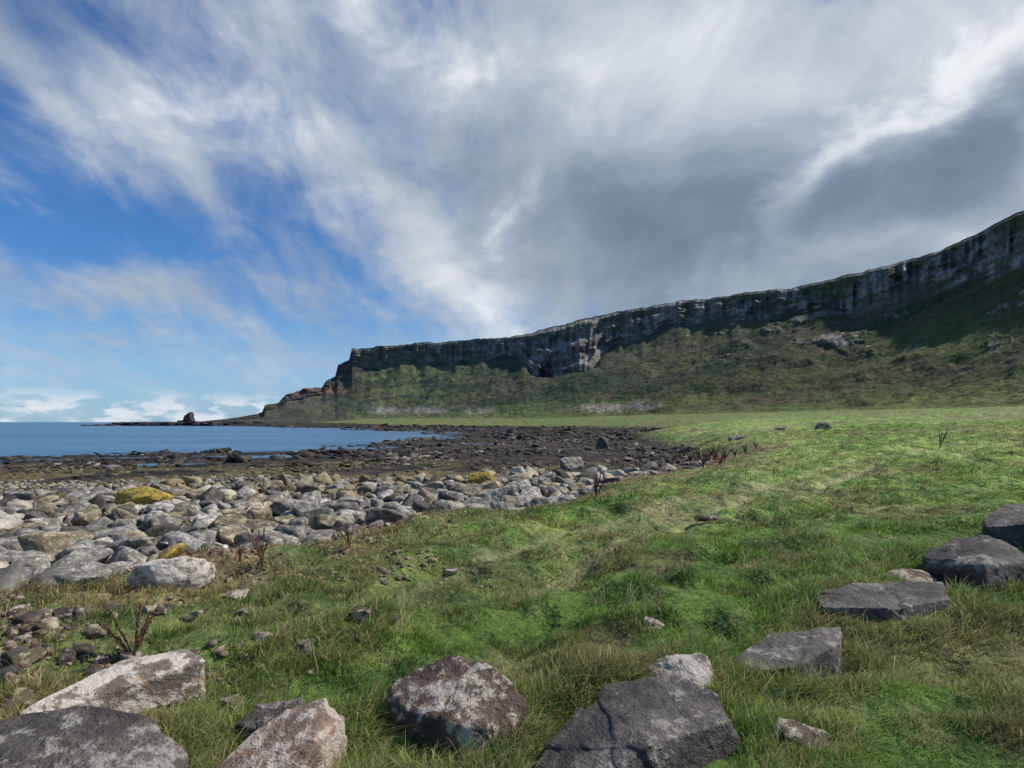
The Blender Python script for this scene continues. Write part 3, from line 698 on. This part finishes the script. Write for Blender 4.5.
n_st = NO(nt, mapn(pl, (2.5, 1.05, 1), .18), 2.3, 7, .57, .45)
n_fi = NO(nt, mapn(pl, (1.6, .95, 1.), .3, (3, 1, 0)), 6.5, 7, .64, .5)
n_bl = NO(nt, mapn(tc.outputs['Generated'], (1., 1., 1.5), .2, (7, 2, 0)), 4.2, 8, .58, .5)
wn = nt.nodes.new('ShaderNodeTexNoise'); wn.inputs['Scale'].default_value = 3.5; wn.inputs['Detail'].default_value = 6; nt.links.new(tc.outputs['Generated'], wn.inputs['Vector'])
ws = nt.nodes.new('ShaderNodeVectorMath'); ws.operation = 'MULTIPLY_ADD'; nt.links.new(wn.outputs['Color'], ws.inputs[0]); ws.inputs[1].default_value = (.24, .24, 0); ws.inputs[2].default_value = (-.12, -.12, 0)
wa = nt.nodes.new('ShaderNodeVectorMath'); wa.operation = 'ADD'; nt.links.new(cmb(az, el), wa.inputs[0]); nt.links.new(ws.outputs[0], wa.inputs[1]); ae = wa.outputs[0]
def gauss(px, py, sx, sy, amp, rot=0.):
    a_ = math.atan((px-512)/F); ca = math.cos(a_); e_ = math.atan((HY-py)/F*ca)
    n = nt.nodes.new('ShaderNodeMapping'); n.vector_type = 'TEXTURE'
    n.inputs['Location'].default_value = (a_, e_, 0); n.inputs['Rotation'].default_value = (0, 0, math.radians(rot))
    n.inputs['Scale'].default_value = (sx*ca/F, sy*ca/F, 1); nt.links.new(ae, n.inputs[0])
    l = nt.nodes.new('ShaderNodeVectorMath'); l.operation = 'DOT_PRODUCT'; nt.links.new(n.outputs[0], l.inputs[0]); nt.links.new(n.outputs[0], l.inputs[1])
    return MA(nt, 'MULTIPLY', MA(nt, 'EXPONENT', MA(nt, 'MULTIPLY', l.outputs['Value'], -1.)), amp)
def total(base, lst):
    r = base
    for g_ in lst: r = MA(nt, 'ADD', r, gauss(*g_))
    return r
cov = total(.15, [(660, 190, 230, 180, .95), (900, 110, 260, 200, 1.0), (1150, 200, 300, 300, 1.), (130, 80, 220, 46, .42, -22), (330, 50, 140, 70, .38, -30),
                  (160, 165, 200, 24, .42, -30), (400, 250, 150, 34, .55, -42), (90, 295, 190, 26, .46, -8), (250, 325, 130, 20, .32, -15), (70, 350, 180, 16, .34, -4), (540, 20, 200, 60, .4),
                  (250, 215, 80, 40, -.22), (835, 5, 60, 14, -.9), (330, 320, 90, 50, -.08), (50, 225, 100, 28, -.22), (60, 8, 80, 22, -.15), (560, 250, 90, 60, .5)])
dn = MA(nt, 'ADD', MA(nt, 'MULTIPLY', MA(nt, 'SUBTRACT', n_st, .5), 1.5), MA(nt, 'MULTIPLY', MA(nt, 'SUBTRACT', n_fi, .5), .9))
mask = MR(nt, MA(nt, 'ADD', cov, dn), -.08, 1.02)
bri = total(.62, [(620, 245, 180, 90, -.28), (480, 150, 120, 80, -.06, -40), (400, 250, 160, 34, .14, -42), (780, 60, 220, 60, .16), (880, 195, 190, 46, -.13, 8), (620, 60, 120, 40, .10, -20),
                  (960, 30, 120, 40, .08), (1010, 232, 60, 16, .2), (130, 80, 200, 40, .12, -22), (30, 10, 70, 30, -.15), (480, 312, 60, 22, .22, -35)])
shp = MA(nt, 'ADD', gauss(940, 172, 180, 68, 1.0, 12), MA(nt, 'MULTIPLY', MA(nt, 'SUBTRACT', n_bl, .5), 1.6))
dk = MR(nt, shp, .38, .90)
ed = MA(nt, 'MULTIPLY', MA(nt, 'MULTIPLY', MR(nt, shp, .10, .44), MA(nt, 'SUBTRACT', 1., MR(nt, shp, .42, .75))), MR(nt, el, .26, .36, .15, 1.))
bri = MA(nt, 'ADD', bri, MA(nt, 'ADD', MA(nt, 'MULTIPLY', dk, -.24), MA(nt, 'MULTIPLY', ed, .24)))
bri = MA(nt, 'ADD', bri, MA(nt, 'ADD', MA(nt, 'MULTIPLY', MA(nt, 'SUBTRACT', n_bl, .5), .9), MA(nt, 'MULTIPLY', MA(nt, 'SUBTRACT', n_st, .5), .30)))
cr = nt.nodes.new('ShaderNodeValToRGB'); nt.links.new(bri, cr.inputs[0]); e = cr.color_ramp.elements
e[0].position = .0; e[0].color = (.125, .17, .24, 1); e[1].position = 1.; e[1].color = (.82, .85, .88, 1)
q = e.new(.3); q.color = (.20, .26, .355, 1); q = e.new(.62); q.color = (.39, .46, .55, 1)
sc10 = nt.nodes.new('ShaderNodeVectorMath'); sc10.operation = 'SCALE'; sc10.inputs[3].default_value = 8.; nt.links.new(cr.outputs[0], sc10.inputs[0])
skyc = MX(nt, 1., sky.outputs[0], (.32, .60, .92), 'MULTIPLY')
c = MX(nt, mask, skyc, sc10.outputs[0])
lowv = mapn(cmb(az, el), (16, 42, 1)); n_lo = NO(nt, lowv, 1., 5, .55)
lm = MA(nt, 'MULTIPLY', MR(nt, n_lo, .46, .58), MA(nt, 'MULTIPLY', MR(nt, el, .052, .02), MR(nt, az, -.1, -.4)))
hz = MA(nt, 'MULTIPLY', MR(nt, el, .24, .0), .5)
c = MX(nt, hz, c, (3.1, 4.5, 6.0)); c = MX(nt, MA(nt, 'MULTIPLY', lm, .8), c, (6.1, 6.4, 6.8))
nt.links.new(c, bg.inputs[0])
w.cycles.sampling_method = 'MANUAL'; w.cycles.sample_map_resolution = 512

L = bpy.data.lights.new('sun', 'SUN'); L.energy = 5.0; L.angle = math.radians(1.5); L.color = (1., .94, .85)
lo = bpy.data.objects.new('sun', L); COL.objects.link(lo)
sv = Vector((math.sin(SAZ)*math.cos(SEL), math.cos(SAZ)*math.cos(SEL), math.sin(SEL))); lo.rotation_euler = sv.to_track_quat('Z', 'Y').to_euler()
cam = bpy.data.cameras.new('camera'); co = bpy.data.objects.new('camera', cam); COL.objects.link(co); sc.camera = co
co.location = (0, 0, EYE); co.rotation_euler = (math.pi/2, 0, 0); cam.sensor_width = 36; cam.lens = F/1024*36; cam.shift_y = (HY-384)/1024
cam.clip_start = .05; cam.clip_end = 90000
print('boulders', len(PX), 'blades', n)
